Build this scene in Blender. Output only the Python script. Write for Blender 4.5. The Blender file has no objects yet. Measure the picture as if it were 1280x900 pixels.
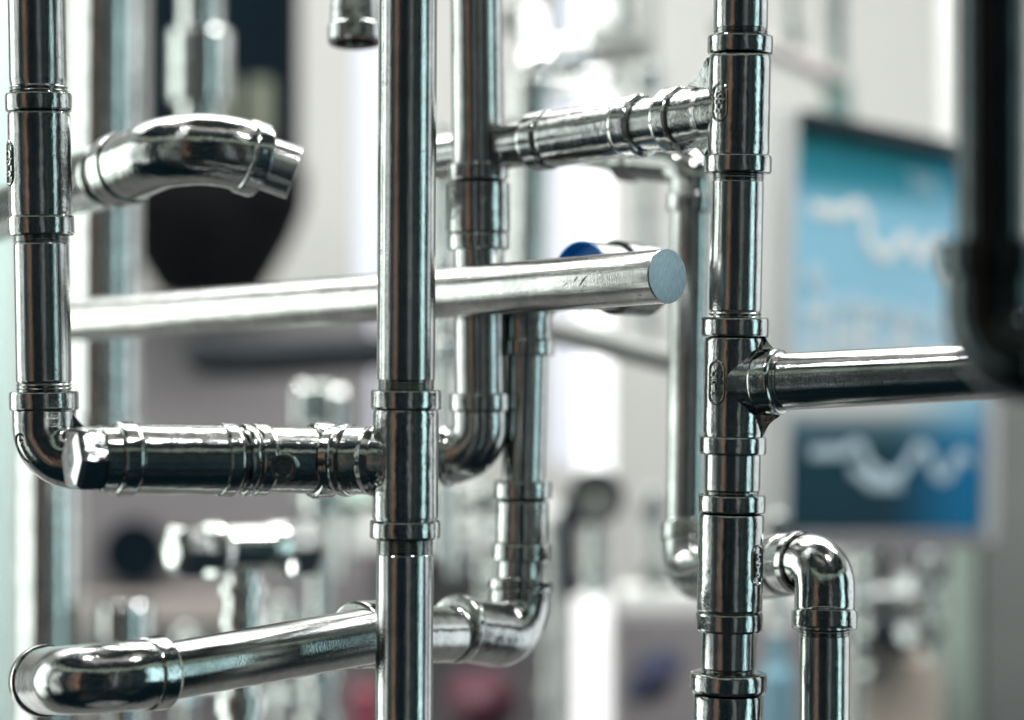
import bpy, bmesh, math, random
from mathutils import Vector, Matrix
random.seed(7)
C = bpy.context.scene
COL = C.collection
PI = math.pi

# ------------------------------------------------------------------ camera
F_PX, D, H = 3000.0, 1.45, 1.40          # focal length in photo pixels, focus distance, eye height
S = D / F_PX                              # metres per photo pixel at the focus distance
cam = bpy.data.objects.new('camera', bpy.data.cameras.new('camera'))
COL.objects.link(cam)
cam.location = (0, 0, H)
cam.rotation_euler = (PI / 2, 0, 0)
cam.data.sensor_width = 36
cam.data.lens = F_PX / 1280 * 36
cam.data.clip_start, cam.data.clip_end = 0.05, 100
cam.data.dof.use_dof = True
cam.data.dof.focus_distance = D * 1.0
cam.data.dof.aperture_fstop = 2.8
C.camera = cam

# ------------------------------------------------------------------ colour management
C.view_settings.view_transform = 'Standard'
C.view_settings.look = 'None'
C.view_settings.exposure = 0.0
C.view_settings.gamma = 1.0
C.cycles.max_bounces = 10
C.cycles.glossy_bounces = 8
C.cycles.diffuse_bounces = 4
C.cycles.use_denoising = True
C.cycles.sample_clamp_indirect = 6

# ------------------------------------------------------------------ world: the hall round the pipes, as a procedural environment
w = bpy.data.worlds.new('World'); C.world = w; w.use_nodes = True
nt = w.node_tree; N = nt.nodes; L = nt.links; N.clear()
def nd(t, **k):
    n = N.new(t)
    for a, b in k.items(): setattr(n, a, b)
    return n
def mth(op, a, b=None, c=None, clamp=False):
    n = nd('ShaderNodeMath', operation=op); n.use_clamp = clamp
    for i, v in enumerate((a, b, c)):
        if v is None: continue
        if isinstance(v, (int, float)): n.inputs[i].default_value = v
        else: L.new(v, n.inputs[i])
    return n.outputs[0]
def ramp(fac, stops, interp='LINEAR'):
    n = nd('ShaderNodeValToRGB'); cr = n.color_ramp; cr.interpolation = interp
    stops = sorted(stops, key=lambda s: s[0])
    while len(cr.elements) < len(stops): cr.elements.new(0.5)
    for e, (p, c) in zip(cr.elements, stops): e.position = p
    for e, (p, c) in zip(cr.elements, stops):
        e.position = p; e.color = (c[0], c[1], c[2], 1)
    L.new(fac, n.inputs[0]); return n.outputs[0]
def smooth(x, a, b):
    n = nd('ShaderNodeMapRange', interpolation_type='SMOOTHSTEP')
    L.new(x, n.inputs[0]); n.inputs[1].default_value = a; n.inputs[2].default_value = b
    return n.outputs[0]
def mix(f, a, b):
    n = nd('ShaderNodeMix', data_type='RGBA')
    if isinstance(f, float): n.inputs[0].default_value = f
    else: L.new(f, n.inputs[0])
    for i, v in ((6, a), (7, b)):
        if isinstance(v, tuple): n.inputs[i].default_value = (*v, 1)
        else: L.new(v, n.inputs[i])
    return n.outputs[2]
tc = nd('ShaderNodeTexCoord')
sep = nd('ShaderNodeSeparateXYZ'); L.new(tc.outputs['Generated'], sep.inputs[0])
dx, dy, dz = sep.outputs
ny = mth('MULTIPLY', dy, -1.0)
az = mth('ARCTAN2', dx, ny)                        # 0 = straight behind the camera, + = to the right
azd = mth('MULTIPLY', az, 180 / PI)
eld = mth('MULTIPLY', mth('ARCSINE', dz), 180 / PI)
nz = nd('ShaderNodeTexNoise'); nz.inputs['Scale'].default_value = 5; nz.inputs['Detail'].default_value = 4
L.new(tc.outputs['Generated'], nz.inputs['Vector'])
azn = mth('ADD', azd, mth('MULTIPLY', mth('SUBTRACT', nz.outputs['Fac'], 0.5), 14.0))
t = mth('ADD', mth('DIVIDE', azn, 360.0), 0.5)
DK = (0.006, 0.018, 0.025)
def A(d): return d / 360 + 0.5
def fine(x, sc, w_):                               # one-dimensional noise streaks put into the surroundings for streaky reflections
    n = nd('ShaderNodeTexNoise', noise_dimensions='1D'); n.inputs['Scale'].default_value = sc; n.inputs['Detail'].default_value = 6; n.inputs['Roughness'].default_value = .7
    L.new(mth('MULTIPLY', x, 0.01), n.inputs['W']); return n.outputs['Fac']
side = ramp(t, [
    (A(-180), (.8, .8, .78)), (A(-136), (1.7, 1.76, 1.7)), (A(-132), (.04, .06, .065)), (A(-122), (.04, .06, .065)),
    (A(-119), (2.8, 3.1, 2.8)), (A(-100), (2.5, 2.8, 2.5)), (A(-97), (.02, .035, .04)), (A(-84), (.02, .035, .04)), (A(-81), (2.0, 2.15, 2.0)),
    (A(-73), (1.7, 1.8, 1.7)), (A(-70), (.02, .035, .04)), (A(-49), (.03, .045, .05)), (A(-42), (.50, .33, .23)), (A(-36), (.30, .17, .11)), (A(-32), DK),
    (A(11), DK), (A(14), (.42, .46, .46)), (A(18), (.32, .37, .37)), (A(21), DK), (A(48), (.012, .035, .042)),
     (A(73), DK), (A(96), (.02, .03, .035)), (A(99), (1.7, 1.85, 1.9)), (A(132), (1.6, 1.66, 1.66)), (A(180), (.8, .8, .78))])
str_ = mth('MAXIMUM', mth('MULTIPLY_ADD', fine(azd, 26.0, 0), 8.5, -3.2), 0.03)
strv = nd('ShaderNodeCombineColor')
for q_ in range(3): L.new(str_, strv.inputs[q_])
mm = nd('ShaderNodeMix', data_type='RGBA', blend_type='MULTIPLY'); mm.inputs[0].default_value = 1.0
L.new(side, mm.inputs[6]); L.new(strv.outputs[0], mm.inputs[7])
thin = mth('MULTIPLY', smooth(fine(mth('ADD', azd, 777.0), 40.0, 0), 0.62, 0.68), 0.6)
ad = nd('ShaderNodeMix', data_type='RGBA', blend_type='ADD'); L.new(thin, ad.inputs[0]); L.new(mm.outputs[2], ad.inputs[6]); ad.inputs[7].default_value = (.8, .88, .84, 1)
side = mix(smooth(dy, -0.1, 0.5), ad.outputs[2], side)
eln = mth('ADD', eld, mth('MULTIPLY', mth('SUBTRACT', nz.outputs['Fac'], 0.5), 10.0))
ceil_ = ramp(mth('DIVIDE', eln, 90.0), [(0.0, DK), (.28, DK), (.30, (.55, .66, .54)), (.36, (.6, .7, .58)), (.38, DK), (.50, DK), (.51, (.2, .22, .22)), (.54, DK), (.63, (.03, .05, .055)), (.65, (1.0, .93, .90)), (.74, (1.0, .95, .92)),
    (.76, (.05, .06, .06)), (1.0, (.06, .07, .07))])
floor_ = ramp(mth('DIVIDE', mth('MULTIPLY', eln, -1.0), 90.0), [(0.0, DK), (.14, (.02, .05, .075)), (.24, (.015, .035, .05)), (.36, DK), (.84, DK), (.88, (.40, .41, .41)), (.95, (.36, .37, .37)), (1.0, (.03, .05, .055))])
front = smooth(dy, 0.12, 0.42)
ceil2 = mix(front, ceil_, (.70, .72, .70))
floor2 = mix(front, floor_, (.30, .30, .29))
up = smooth(eld, 16.0, 24.0)
dn = smooth(mth('MULTIPLY', eld, -1.0), 18.0, 34.0)
c = mix(dn, mix(up, side, ceil2), floor2)
# warm and white lamp spots far behind the camera
vo = nd('ShaderNodeTexVoronoi', feature='F1'); vo.inputs['Scale'].default_value = 15
L.new(tc.outputs['Generated'], vo.inputs['Vector'])
spot = mth('LESS_THAN', vo.outputs['Distance'], 0.19)
spotc = ramp(vo.outputs['Color'], [(0, (.9, .45, .18)), (.35, (1.2, .7, .4)), (.5, (1.1, 1.15, 1.2)), (1, (.35, .5, .6))])
behind = smooth(ny, 0.25, 0.55)
c2 = nd('ShaderNodeMix', data_type='RGBA', blend_type='ADD'); 
L.new(mth('MULTIPLY', mth('MULTIPLY', spot, behind), 0.6), c2.inputs[0]); L.new(c, c2.inputs[6]); L.new(spotc, c2.inputs[7])
bg = nd('ShaderNodeBackground'); L.new(c2.outputs[2], bg.inputs[0]); bg.inputs[1].default_value = 1.0
out = nd('ShaderNodeOutputWorld'); L.new(bg.outputs[0], out.inputs[0])

# ------------------------------------------------------------------ hall lights out of view, with an added poster light and glint discs
def area(name, loc, rot, sx, sy, e, col=(1, 1, 1)):
    l = bpy.data.lights.new(name, 'AREA'); l.shape = 'RECTANGLE'; l.size, l.size_y, l.energy, l.color = sx, sy, e, col
    o = bpy.data.objects.new(name, l); COL.objects.link(o); o.location = loc; o.rotation_euler = rot; return o
area('overhead_light', (-0.3, 3.4, 3.3), (0, 0, 0), 4.0, 2.2, 95, (1.0, 1.0, .97))
area('overhead_light', (0.2, 2.35, 3.1), (0, 0, 0), 2.8, 0.4, 70, (1.0, 1.0, .97))  # added overhead light, there to brighten the poster
for dl in ((-.9, 1.1, 2.9), (.75, .9, 3.0), (.1, 2.6, 3.0), (-1.4, 2.6, 2.9), (1.5, 2.3, 2.9)):
    o_ = area('glint_light', dl, (0, 0, 0), .11, .11, 8); o_.data.shape = 'DISK'  # unseen small discs added only for glints on the curved fittings
area('window_light', (2.9, .35, 1.5), (0, math.radians(90), 0), 2.2, 0.8, 17, (.62, .90, .92))
area('window_light', (-3.2, 2.4, 1.6), (0, math.radians(-90), 0), 2.2, 2.0, 30, (.93, 1.0, .98))

# ------------------------------------------------------------------ geometry helpers
def P(px, py, z=1.0):
    """Where the photo pixel lies at z times the focus distance."""
    k = z * S
    return Vector(((px - 640) * k, z * D, (450 - py) * k + H))
class Path:
    def __init__(self, pts, fillet=0.0):
        q = [Vector(p) for p in pts]; o = [q[0]]
        for i in range(1, len(q) - 1):
            a, b, c_ = q[i - 1], q[i], q[i + 1]
            u, v = (a - b), (c_ - b); lu, lv = u.length, v.length; u.normalize(); v.normalize()
            ang = u.angle(v); tl = min(fillet / max(math.tan(ang / 2), 1e-4), lu * .95, lv * .95)
            r = tl * math.tan(ang / 2); bis = (u + v).normalized(); cc = b + bis * (r / math.sin(ang / 2))
            s0 = b + u * tl - cc; s1 = b + v * tl - cc; tot = s0.angle(s1); n = 24
            ax = s0.cross(s1).normalized()
            for k in range(n + 1):
                o.append(cc + Matrix.Rotation(tot * k / n, 3, ax) @ s0)
        o.append(q[-1]); self.p = o; self.curved = len(q) > 2
        self.s = [0.0]
        for i in range(1, len(o)): self.s.append(self.s[-1] + (o[i] - o[i - 1]).length)
        self.len = self.s[-1]
        # parallel-transported normals, seam away from the camera
        T = [((o[min(i + 1, len(o) - 1)] - o[max(i - 1, 0)])).normalized() for i in range(len(o))]
        n0 = Vector((0, 1, 0)); n0 = n0 - T[0] * n0.dot(T[0])
        if n0.length < .1: n0 = Vector((0, 0, 1)) - T[0] * T[0].z
        n0.normalize(); self.n = [n0]; self.t = T
        for i in range(1, len(o)):
            m = self.n[-1] - T[i] * self.n[-1].dot(T[i]); self.n.append(m.normalized())
    def at(self, s):
        if s <= 0: return self.p[0] + self.t[0] * s, self.t[0], self.n[0]
        if s >= self.len: return self.p[-1] + self.t[-1] * (s - self.len), self.t[-1], self.n[-1]
        for i in range(1, len(self.s)):
            if s <= self.s[i]:
                f = (s - self.s[i - 1]) / max(self.s[i] - self.s[i - 1], 1e-9)
                t_ = self.t[i - 1].lerp(self.t[i], f).normalized(); n_ = self.n[i - 1].lerp(self.n[i], f)
                n_ = (n_ - t_ * n_.dot(t_)).normalized()
                return self.p[i - 1].lerp(self.p[i], f), t_, n_
def sweep(bm, path, prof, seg=72, cap0=False, cap1=False, poly=0, rough=0.0):
    """Turn the profile [(arc length, radius)] round the path; poly = 6 gives a hexagonal section."""
    uvl = bm.loops.layers.uv.verify()
    q = [prof[0]]
    for a, b in zip(prof, prof[1:]):
        d = abs(b[0] - a[0]); st = 4 * S if path.curved else 40 * S
        n = max(1, int(math.ceil(d / st)))
        fr_ = [k / n for k in range(1, n + 1)]
        if d > 6 * S: fr_ = sorted(fr_ + [1.0 * S / d, 1 - 1.0 * S / d])
        for f_ in fr_: q.append((a[0] + (b[0] - a[0]) * f_, a[1] + (b[1] - a[1]) * f_))
    rings = []
    for s, r in q:
        p, t_, n_ = path.at(s); b_ = t_.cross(n_)
        ring = []
        for k in range(seg):
            a = 2 * PI * k / seg; rr = r
            if poly:
                m = 2 * PI / poly; rr = r * math.cos(m / 2) / math.cos((a % m) - m / 2)
            if rough: rr += rough * (math.sin(5 * a + s * 900) * math.sin(3 * a - s * 1500) + .6 * math.sin(11 * a + s * 2600))
            ring.append(bm.verts.new(p + (n_ * math.cos(a) + b_ * math.sin(a)) * rr))
        rings.append(ring)
    for i in range(len(rings) - 1):
        for k in range(seg):
            k2 = (k + 1) % seg
            f = bm.faces.new((rings[i][k], rings[i][k2], rings[i + 1][k2], rings[i + 1][k])); f.smooth = True
            vs = (q[i][0], q[i][0], q[i + 1][0], q[i + 1][0]); us = (k, k + 1, k + 1, k)
            for lp, u_, v_ in zip(f.loops, us, vs): lp[uvl].uv = (u_ / seg, v_ * 10)
    if cap0: bm.faces.new(rings[0][::-1])
    if cap1: bm.faces.new(rings[-1])
    return rings
def along(A_, B_, c_, axis):
    """Parameter along the 3-D line A-B where the photo coordinate equals c_."""
    a, d = A_ - Vector((0, 0, H)), B_ - A_
    if axis == 'x': k = (c_ - 640) / F_PX; return (k * a.y - a.x) / (d.x - k * d.y)
    k = (450 - c_) / F_PX; return (k * a.y - a.z) / (d.z - k * d.y)
def lathe(bm, A3, B3, prof, axis='y', **k):
    """Profile given as (photo coordinate along the axis, radius in photo pixels)."""
    a, b = P(*A3), P(*B3); path = Path([a, b]); q = []
    for c_, r in prof:
        t_ = along(a, b, c_, axis); z = (a.y + (b.y - a.y) * t_) / D
        q.append((t_ * path.len, r * z * S))
    return sweep(bm, path, q, **k)
def band(c0, c1, ri, ro, b=3.0):
    s = 1 if c1 > c0 else -1; b2 = b * .3
    return [(c0, ri), (c0, ro - b), (c0 + s * b2, ro - b2), (c0 + s * b, ro), (c1 - s * b, ro), (c1 - s * b2, ro - b2), (c1, ro - b), (c1, ri)]
def thread(c0, c1, r, n=4, d=1.6):
    o = []
    for i in range(n):
        a = c0 + (c1 - c0) * i / n; h = (c1 - c0) / n
        o += [(a, r - d), (a + h * .5, r + d * .3)]
    return o + [(c1, r - d)]
def web(bm, p, q, r, th):
    """Strengthening web in the corner r between p and q, with a hollow curved free edge."""
    m = (p + q) / 2 * .9 + r * .1; c_ = m * 2 - (p + q) / 2
    pts = [r] + [p * (1 - f) ** 2 + c_ * 2 * f * (1 - f) + q * f * f for f in [k / 8 for k in range(9)]]
    nrm = (q - p).cross(r - p).normalized() * th / 2
    a = [bm.verts.new(v + nrm) for v in pts]; b = [bm.verts.new(v - nrm) for v in pts]
    bm.faces.new(a); bm.faces.new(b[::-1])
    for i in range(len(pts)):
        j = (i + 1) % len(pts); bm.faces.new((a[i], b[i], b[j], a[j]))
def box(bm, lo, hi):
    r = bmesh.ops.create_cube(bm, size=1)
    for v in r['verts']:
        v.co = Vector([(lo[i] + hi[i]) / 2 + v.co[i] * (hi[i] - lo[i]) for i in range(3)])
    return r['verts']
def pbox(bm, x0, y0, x1, y1, z, depth):
    """Box whose front face spans the photo rectangle at z, going back by depth metres."""
    a, b = P(x0, y1, z), P(x1, y0, z)
    return box(bm, (a.x, a.y, a.z), (b.x, a.y + depth, b.z))
def thing(name, label, cat, loc, group=None):
    o = bpy.data.objects.new(name, None); COL.objects.link(o); o.location = loc; o.empty_display_size = .02
    o['label'] = label; o['category'] = cat
    if group: o['group'] = group
    return o
def root_of(o):
    v = Vector((0, 0, 0))
    while o: v += o.location; o = o.parent
    return v
def part(name, bm, mat, parent=None, label=None, bevel=0.0, sharp=35):
    if bevel:
        bmesh.ops.bevel(bm, geom=[e for e in bm.edges], offset=bevel, segments=3, affect='EDGES', profile=.7)
    bmesh.ops.recalc_face_normals(bm, faces=bm.faces)
    off = root_of(parent) if parent else Vector((0, 0, 0))
    bmesh.ops.translate(bm, verts=bm.verts, vec=-off)
    me = bpy.data.meshes.new(name); bm.to_mesh(me); bm.free()
    for f in me.polygons: f.use_smooth = True
    me.set_sharp_from_angle(angle=math.radians(sharp))
    o = bpy.data.objects.new(name, me); COL.objects.link(o); me.materials.append(mat)
    if parent: o.parent = parent
    if label: o['label'] = label
    return o
def tag(o, label, cat, group=None):
    o['label'] = label; o['category'] = cat
    if group: o['group'] = group
    return o
def bmnew(): return bmesh.new()

# ------------------------------------------------------------------ materials
def mat(name): 
    m = bpy.data.materials.new(name); m.use_nodes = True; return m, m.node_tree, m.node_tree.nodes['Principled BSDF']
def metal(name, col, rough, uvb=0.0, cast=0.0, stain=.38):
    m, t_, b = mat(name); n, l = t_.nodes, t_.links
    b.inputs['Metallic'].default_value = 1
    tc_ = n.new('ShaderNodeTexCoord')
    n1 = n.new('ShaderNodeTexNoise'); n1.inputs['Scale'].default_value = 38; n1.inputs['Detail'].default_value = 6; n1.inputs['Roughness'].default_value = .65
    l.new(tc_.outputs['Object'], n1.inputs['Vector'])
    cr = n.new('ShaderNodeValToRGB'); l.new(n1.outputs['Fac'], cr.inputs[0])
    cr.color_ramp.elements[0].position = .30; cr.color_ramp.elements[1].position = .68
    cr.color_ramp.elements[0].color = tuple(c_ * (1 - stain) for c_ in col) + (1,); cr.color_ramp.elements[1].color = (*col, 1)
    mr = n.new('ShaderNodeMapRange'); l.new(n1.outputs['Fac'], mr.inputs[0])
    mr.inputs[1].default_value = .3; mr.inputs[2].default_value = .7; mr.inputs[3].default_value = rough * 1.5; mr.inputs[4].default_value = rough * .65
    n6 = n.new('ShaderNodeTexNoise'); n6.inputs['Scale'].default_value = 210; n6.inputs['Detail'].default_value = 7; n6.inputs['Roughness'].default_value = .72
    l.new(tc_.outputs['Object'], n6.inputs['Vector'])
    tr = n.new('ShaderNodeMapRange'); l.new(n6.outputs['Fac'], tr.inputs[0]); tr.inputs[1].default_value = .57; tr.inputs[2].default_value = .74
    mx = n.new('ShaderNodeMix'); mx.data_type = 'RGBA'; l.new(tr.outputs[0], mx.inputs[0]); l.new(cr.outputs[0], mx.inputs[6]); mx.inputs[7].default_value = tuple(c_ * .45 for c_ in col) + (1,)
    l.new(mx.outputs[2], b.inputs['Base Color'])
    ma = n.new('ShaderNodeMath'); ma.operation = 'MULTIPLY_ADD'; l.new(tr.outputs[0], ma.inputs[0]); ma.inputs[1].default_value = .07; l.new(mr.outputs[0], ma.inputs[2])
    l.new(ma.outputs[0], b.inputs['Roughness'])
    last = None
    def bump(h, st, dist):
        nonlocal last
        bp = n.new('ShaderNodeBump'); bp.inputs['Strength'].default_value = st; bp.inputs['Distance'].default_value = dist
        l.new(h, bp.inputs['Height'])
        if last: l.new(last, bp.inputs['Normal'])
        last = bp.outputs[0]
    if uvb:
        mp = n.new('ShaderNodeMapping'); mp.inputs['Scale'].default_value = (26, 2.2, 1); l.new(tc_.outputs['UV'], mp.inputs[0])
        n2 = n.new('ShaderNodeTexNoise'); n2.inputs['Scale'].default_value = 1; n2.inputs['Detail'].default_value = 5; n2.inputs['Roughness'].default_value = .6
        l.new(mp.outputs[0], n2.inputs['Vector']); bump(n2.outputs['Fac'], uvb, .0006)
        n4 = n.new('ShaderNodeTexNoise'); n4.inputs['Scale'].default_value = 1100; n4.inputs['Detail'].default_value = 3
        l.new(tc_.outputs['Object'], n4.inputs['Vector']); bump(n4.outputs['Fac'], .35, .0002)
        mp2 = n.new('ShaderNodeMapping'); mp2.inputs['Scale'].default_value = (7, 60, 1); mp2.inputs['Rotation'].default_value = (0, 0, .25); l.new(tc_.outputs['UV'], mp2.inputs[0])
        n5 = n.new('ShaderNodeTexNoise'); n5.inputs['Scale'].default_value = 1.6; n5.inputs['Detail'].default_value = 6; n5.inputs['Roughness'].default_value = .75
        l.new(mp2.outputs[0], n5.inputs['Vector']); bump(n5.outputs['Fac'], .16, .0004)
    if cast:
        n3 = n.new('ShaderNodeTexNoise'); n3.inputs['Scale'].default_value = 95; n3.inputs['Detail'].default_value = 2
        l.new(tc_.outputs['Object'], n3.inputs['Vector']); bump(n3.outputs['Fac'], cast, .0012)
        n4 = n.new('ShaderNodeTexNoise'); n4.inputs['Scale'].default_value = 700; n4.inputs['Detail'].default_value = 4; n4.inputs['Roughness'].default_value = .6
        l.new(tc_.outputs['Object'], n4.inputs['Vector']); bump(n4.outputs['Fac'], cast * .8, .0003)
    if last: l.new(last, b.inputs['Normal'])
    return m
PIPE = metal('drawn_steel', (.44, .455, .445), .06, uvb=.22)
CAST = metal('cast_steel', (.43, .445, .435), .095, cast=.36)
BARM = metal('bar_steel', (.58, .58, .565), .13, uvb=.5)
CHROME = metal('background_chrome', (.76, .785, .765), .13, cast=.15)
SATIN = metal('satin_chrome', (.86, .88, .86), .36, cast=.2)
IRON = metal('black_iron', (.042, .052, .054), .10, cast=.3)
DARKM = metal('dark_steel', (.05, .06, .07), .4)
def plain(name, col, rough=.6, var=.12, scale=6, metallic=0, spec=.4, emit=None):
    m, t_, b = mat(name); n, l = t_.nodes, t_.links
    tc_ = n.new('ShaderNodeTexCoord'); n1 = n.new('ShaderNodeTexNoise'); n1.inputs['Scale'].default_value = scale; n1.inputs['Detail'].default_value = 5
    l.new(tc_.outputs['Object'], n1.inputs['Vector']); cr = n.new('ShaderNodeValToRGB'); l.new(n1.outputs['Fac'], cr.inputs[0])
    cr.color_ramp.elements[0].position = .3; cr.color_ramp.elements[1].position = .7
    cr.color_ramp.elements[0].color = tuple(c_ * (1 - var) for c_ in col) + (1,); cr.color_ramp.elements[1].color = (*col, 1)
    l.new(cr.outputs[0], b.inputs['Base Color']); b.inputs['Roughness'].default_value = rough
    b.inputs['Metallic'].default_value = metallic; b.inputs['Specular IOR Level'].default_value = spec
    if emit: b.inputs['Emission Color'].default_value = (*emit[0], 1); b.inputs['Emission Strength'].default_value = emit[1]
    return m
WALL = plain('painted_wall', (.72, .715, .69), .8, .05, 2)
MAUVE = plain('grey_mauve_paint', (.215, .20, .21), .6, .1, 3)
NAVY = plain('navy_enamel', (.004, .010, .016), .7, .3, 6, spec=.04)
BROWN = plain('dark_brown_enamel', (.009, .0095, .011), .7, .5, 9, spec=.04)
BLACK = plain('black_rubber', (.012, .017, .022), .6, .3, 8, spec=.25)
OLIVE = plain('olive_panel', (.16, .175, .13), .6, .2, 12)
SOFT = plain('pale_blue_ink', (.50, .64, .72), .7)
ALU = plain('grey_aluminium', (.50, .50, .49), .5)
WHITE = plain('white_paint', (.80, .80, .78), .45, .04, 8)
TEALP = plain('pale_teal_paint', (.62, .79, .75), .6, .1, 4)
GREYG = plain('grey_green_paint', (.17, .18, .175), .55, .3, 5)
GREEN = plain('pale_green_paint', (.28, .35, .31), .5, .2, 5)
BEIGE = plain('beige_card', (.62, .53, .46), .7, .08, 6)
MAROON = plain('maroon_plastic', (.075, .014, .032), .5, .2, 9)
PURPLE = plain('navy_violet_cloth', (.02, .025, .06), .8, .2, 9)
BLUECAP = plain('blue_plastic', (.015, .26, .72), .35, .1, 40)
BLUEINK = plain('blue_marker', (.03, .10, .30), .5, .2, 90)
DARKINK = plain('dark_marker', (.03, .04, .05), .5, .2, 90)
TUBE = plain('lit_tube', (.9, .9, .9), .5, 0, 4, emit=((1, 1, 1), 1.25))
TUBEB = plain('lit_blue_tube', (.5, .5, .55), .5, 0, 4, emit=((.74, .80, .95), .75))
# sawn bar end
m, t_, b = mat('sawn_steel'); n, l = t_.nodes, t_.links
tc_ = n.new('ShaderNodeTexCoord'); mp = n.new('ShaderNodeMapping'); mp.inputs['Rotation'].default_value = (0, math.radians(50), 0); mp.inputs['Scale'].default_value = (620, 0, 45)
l.new(tc_.outputs['Object'], mp.inputs[0]); n1 = n.new('ShaderNodeTexNoise'); n1.inputs['Detail'].default_value = 4; l.new(mp.outputs[0], n1.inputs['Vector'])
cr = n.new('ShaderNodeValToRGB'); l.new(n1.outputs['Fac'], cr.inputs[0])
cr.color_ramp.elements[0].position = .3; cr.color_ramp.elements[1].position = .72
cr.color_ramp.elements[0].color = (.34, .56, .72, 1); cr.color_ramp.elements[1].color = (.84, .97, 1.0, 1)
l.new(cr.outputs[0], b.inputs['Base Color']); b.inputs['Metallic'].default_value = .3; b.inputs['Roughness'].default_value = .5
bp = n.new('ShaderNodeBump'); bp.inputs['Strength'].default_value = .8; bp.inputs['Distance'].default_value = .0006; l.new(n1.outputs['Fac'], bp.inputs['Height']); l.new(bp.outputs[0], b.inputs['Normal'])
SAWN = m

# ------------------------------------------------------------------ setting
bm = bmnew(); y = 3.7 * D
box(bm, (-4, y, -.2), (4, y + .1, 3.6)); o = part('wall', bm, WALL)
tag(o, 'pale grey painted wall behind all the pipes', 'wall')

# ------------------------------------------------------------------ badges: raised lettering in an oval rim, wrapped on a fitting
def badge(parent, A3, B3, c0, c1, r, ang, text, hgt=17):
    """Raised mark on the fitting between photo heights c0..c1; ang = angle round the axis from the camera side (deg, - is left)."""
    a, b = P(*A3), P(*B3); d = (b - a).normalized()
    t0, t1 = along(a, b, c0, 'y'), along(a, b, c1, 'y'); z = (a.y + (b.y - a.y) * t0) / D; k = z * S
    R = r * k; mid = a.lerp(b, (t0 + t1) / 2); ln = (a.lerp(b, t1) - a.lerp(b, t0)).length
    front = Vector((0, -1, 0)); front = (front - d * front.dot(d)).normalized(); rgt = d.cross(front) * -1
    if rgt.x < 0: rgt = -rgt
    def wrap(u, v, h):                       # u along the axis, v round it
        th = math.radians(ang) + v / R
        return mid + d * u + (front * math.cos(th) + rgt * math.sin(th)) * (R + h)
    bm = bmnew(); hw = hgt * k * .62; hl = ln / 2; pts = []
    for i in range(40):                      # stadium-shaped rim
        f = 2 * PI * i / 40; cx = (hl - hw) * (1 if math.cos(f) > 0 else -1)
        pts.append((cx + hw * math.cos(f), hw * math.sin(f)))
    rp = [wrap(u, v, .3 * k) for u, v in pts]
    for i in range(40):
        p0, p1 = rp[i], rp[(i + 1) % 40]
        if (p1 - p0).length > 1e-6: sweep(bm, Path([p0, p1]), [(0, 1.7 * k), ((p1 - p0).length, 1.7 * k)], seg=8)
    cu = bpy.data.curves.new('mark', 'FONT'); cu.body = text; cu.size = hgt * k * 1.05; cu.align_x = 'CENTER'; cu.align_y = 'CENTER'
    cu.extrude = .5; cu.resolution_u = 3; cu.offset = .35 * k
    to = bpy.data.objects.new('mark', cu); COL.objects.link(to)
    dg = bpy.context.evaluated_depsgraph_get(); me = bpy.data.meshes.new_from_object(to.evaluated_get(dg))
    w_ = max(v.co.x for v in me.vertices) - min(v.co.x for v in me.vertices); sc = 1.5 * (hl - hw * .4) / w_
    vs = [bm.verts.new(wrap(v.co.x * sc, v.co.y * 1.15, 2.4 * k if v.co.z > 0 else -.5 * k)) for v in me.vertices]
    for f in me.polygons:
        try: bm.faces.new([vs[i] for i in f.vertices])
        except ValueError: pass
    bpy.data.objects.remove(to); bpy.data.meshes.remove(me)
    part('badge', bm, CAST, parent)

def elbow(name, root, pts, fillet, r, rb, w0, w1, label=None, mt=None, cap1=False, cap0=False, grooves=True):
    """Cast elbow along photo points (px, py, z); bands of width w0/w1 at its ends."""
    q = [P(*p) for p in pts]; k = pts[len(pts) // 2][2] * S
    path = Path(q, fillet * k); Ln = path.len; b_ = 3 * k; R, RB = r * k, rb * k
    pr = []
    if w0: pr += [(0, R * .7), (0, RB - b_), (.3 * b_, RB - .3 * b_), (b_, RB), (w0 * k - b_, RB), (w0 * k - .3 * b_, RB - .3 * b_), (w0 * k, RB - b_), (w0 * k + .6 * b_, R)]
    else: pr += [(0, R)]
    if w1: pr += [(Ln - w1 * k - .6 * b_, R), (Ln - w1 * k, RB - b_), (Ln - w1 * k + .3 * b_, RB - .3 * b_), (Ln - w1 * k + b_, RB), (Ln - b_, RB), (Ln - .3 * b_, RB - .3 * b_), (Ln, RB - b_), (Ln, R * .7)]
    else: pr += [(Ln, R)]
    bm = bmnew(); sweep(bm, path, pr, cap1=cap1, cap0=cap0)
    return part(name, bm, mt or CAST, root, label)

# ================================================================== A: left riser with its elbow and the run to the centre
GR = 'chrome threaded pipe runs'
A0, A1 = (40.5, -300, 1.02), (55.3, 500, 1.02)
rA = thing('pipe_run', 'chrome riser at far left with raised badge, its foot elbow meeting a hex plug', 'pipe run', P(55, 600, 1.02), GR)
bm = bmnew(); lathe(bm, A0, A1, [(-300, 36), (100, 36)] + thread(108, 120, 36, 3)); part('pipe', bm, PIPE, rA)
bm = bmnew(); lathe(bm, A0, A1, band(117, 140, 30, 41.5) + [(141, 37.5), (144, 39), (266, 39), (269, 38)] + band(270, 295, 38, 41.5) + [(295, 30)])
tee = part('coupling', bm, CAST, rA)
badge(tee, A0, A1, 178, 232, 39, -62, 'GB-8')
bm = bmnew(); lathe(bm, A0, A1, [(285, 33)] + thread(294, 304, 35, 3) + [(306, 34.5), (476, 34.5)] + thread(479, 492, 34.5, 3)); part('pipe', bm, PIPE, rA)
el = elbow('elbow', rA, [(54.8, 489, 1.02), (56, 571, 1.02), (150, 573, 1.015)], 40, 39.5, 43, 24, 0)
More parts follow.
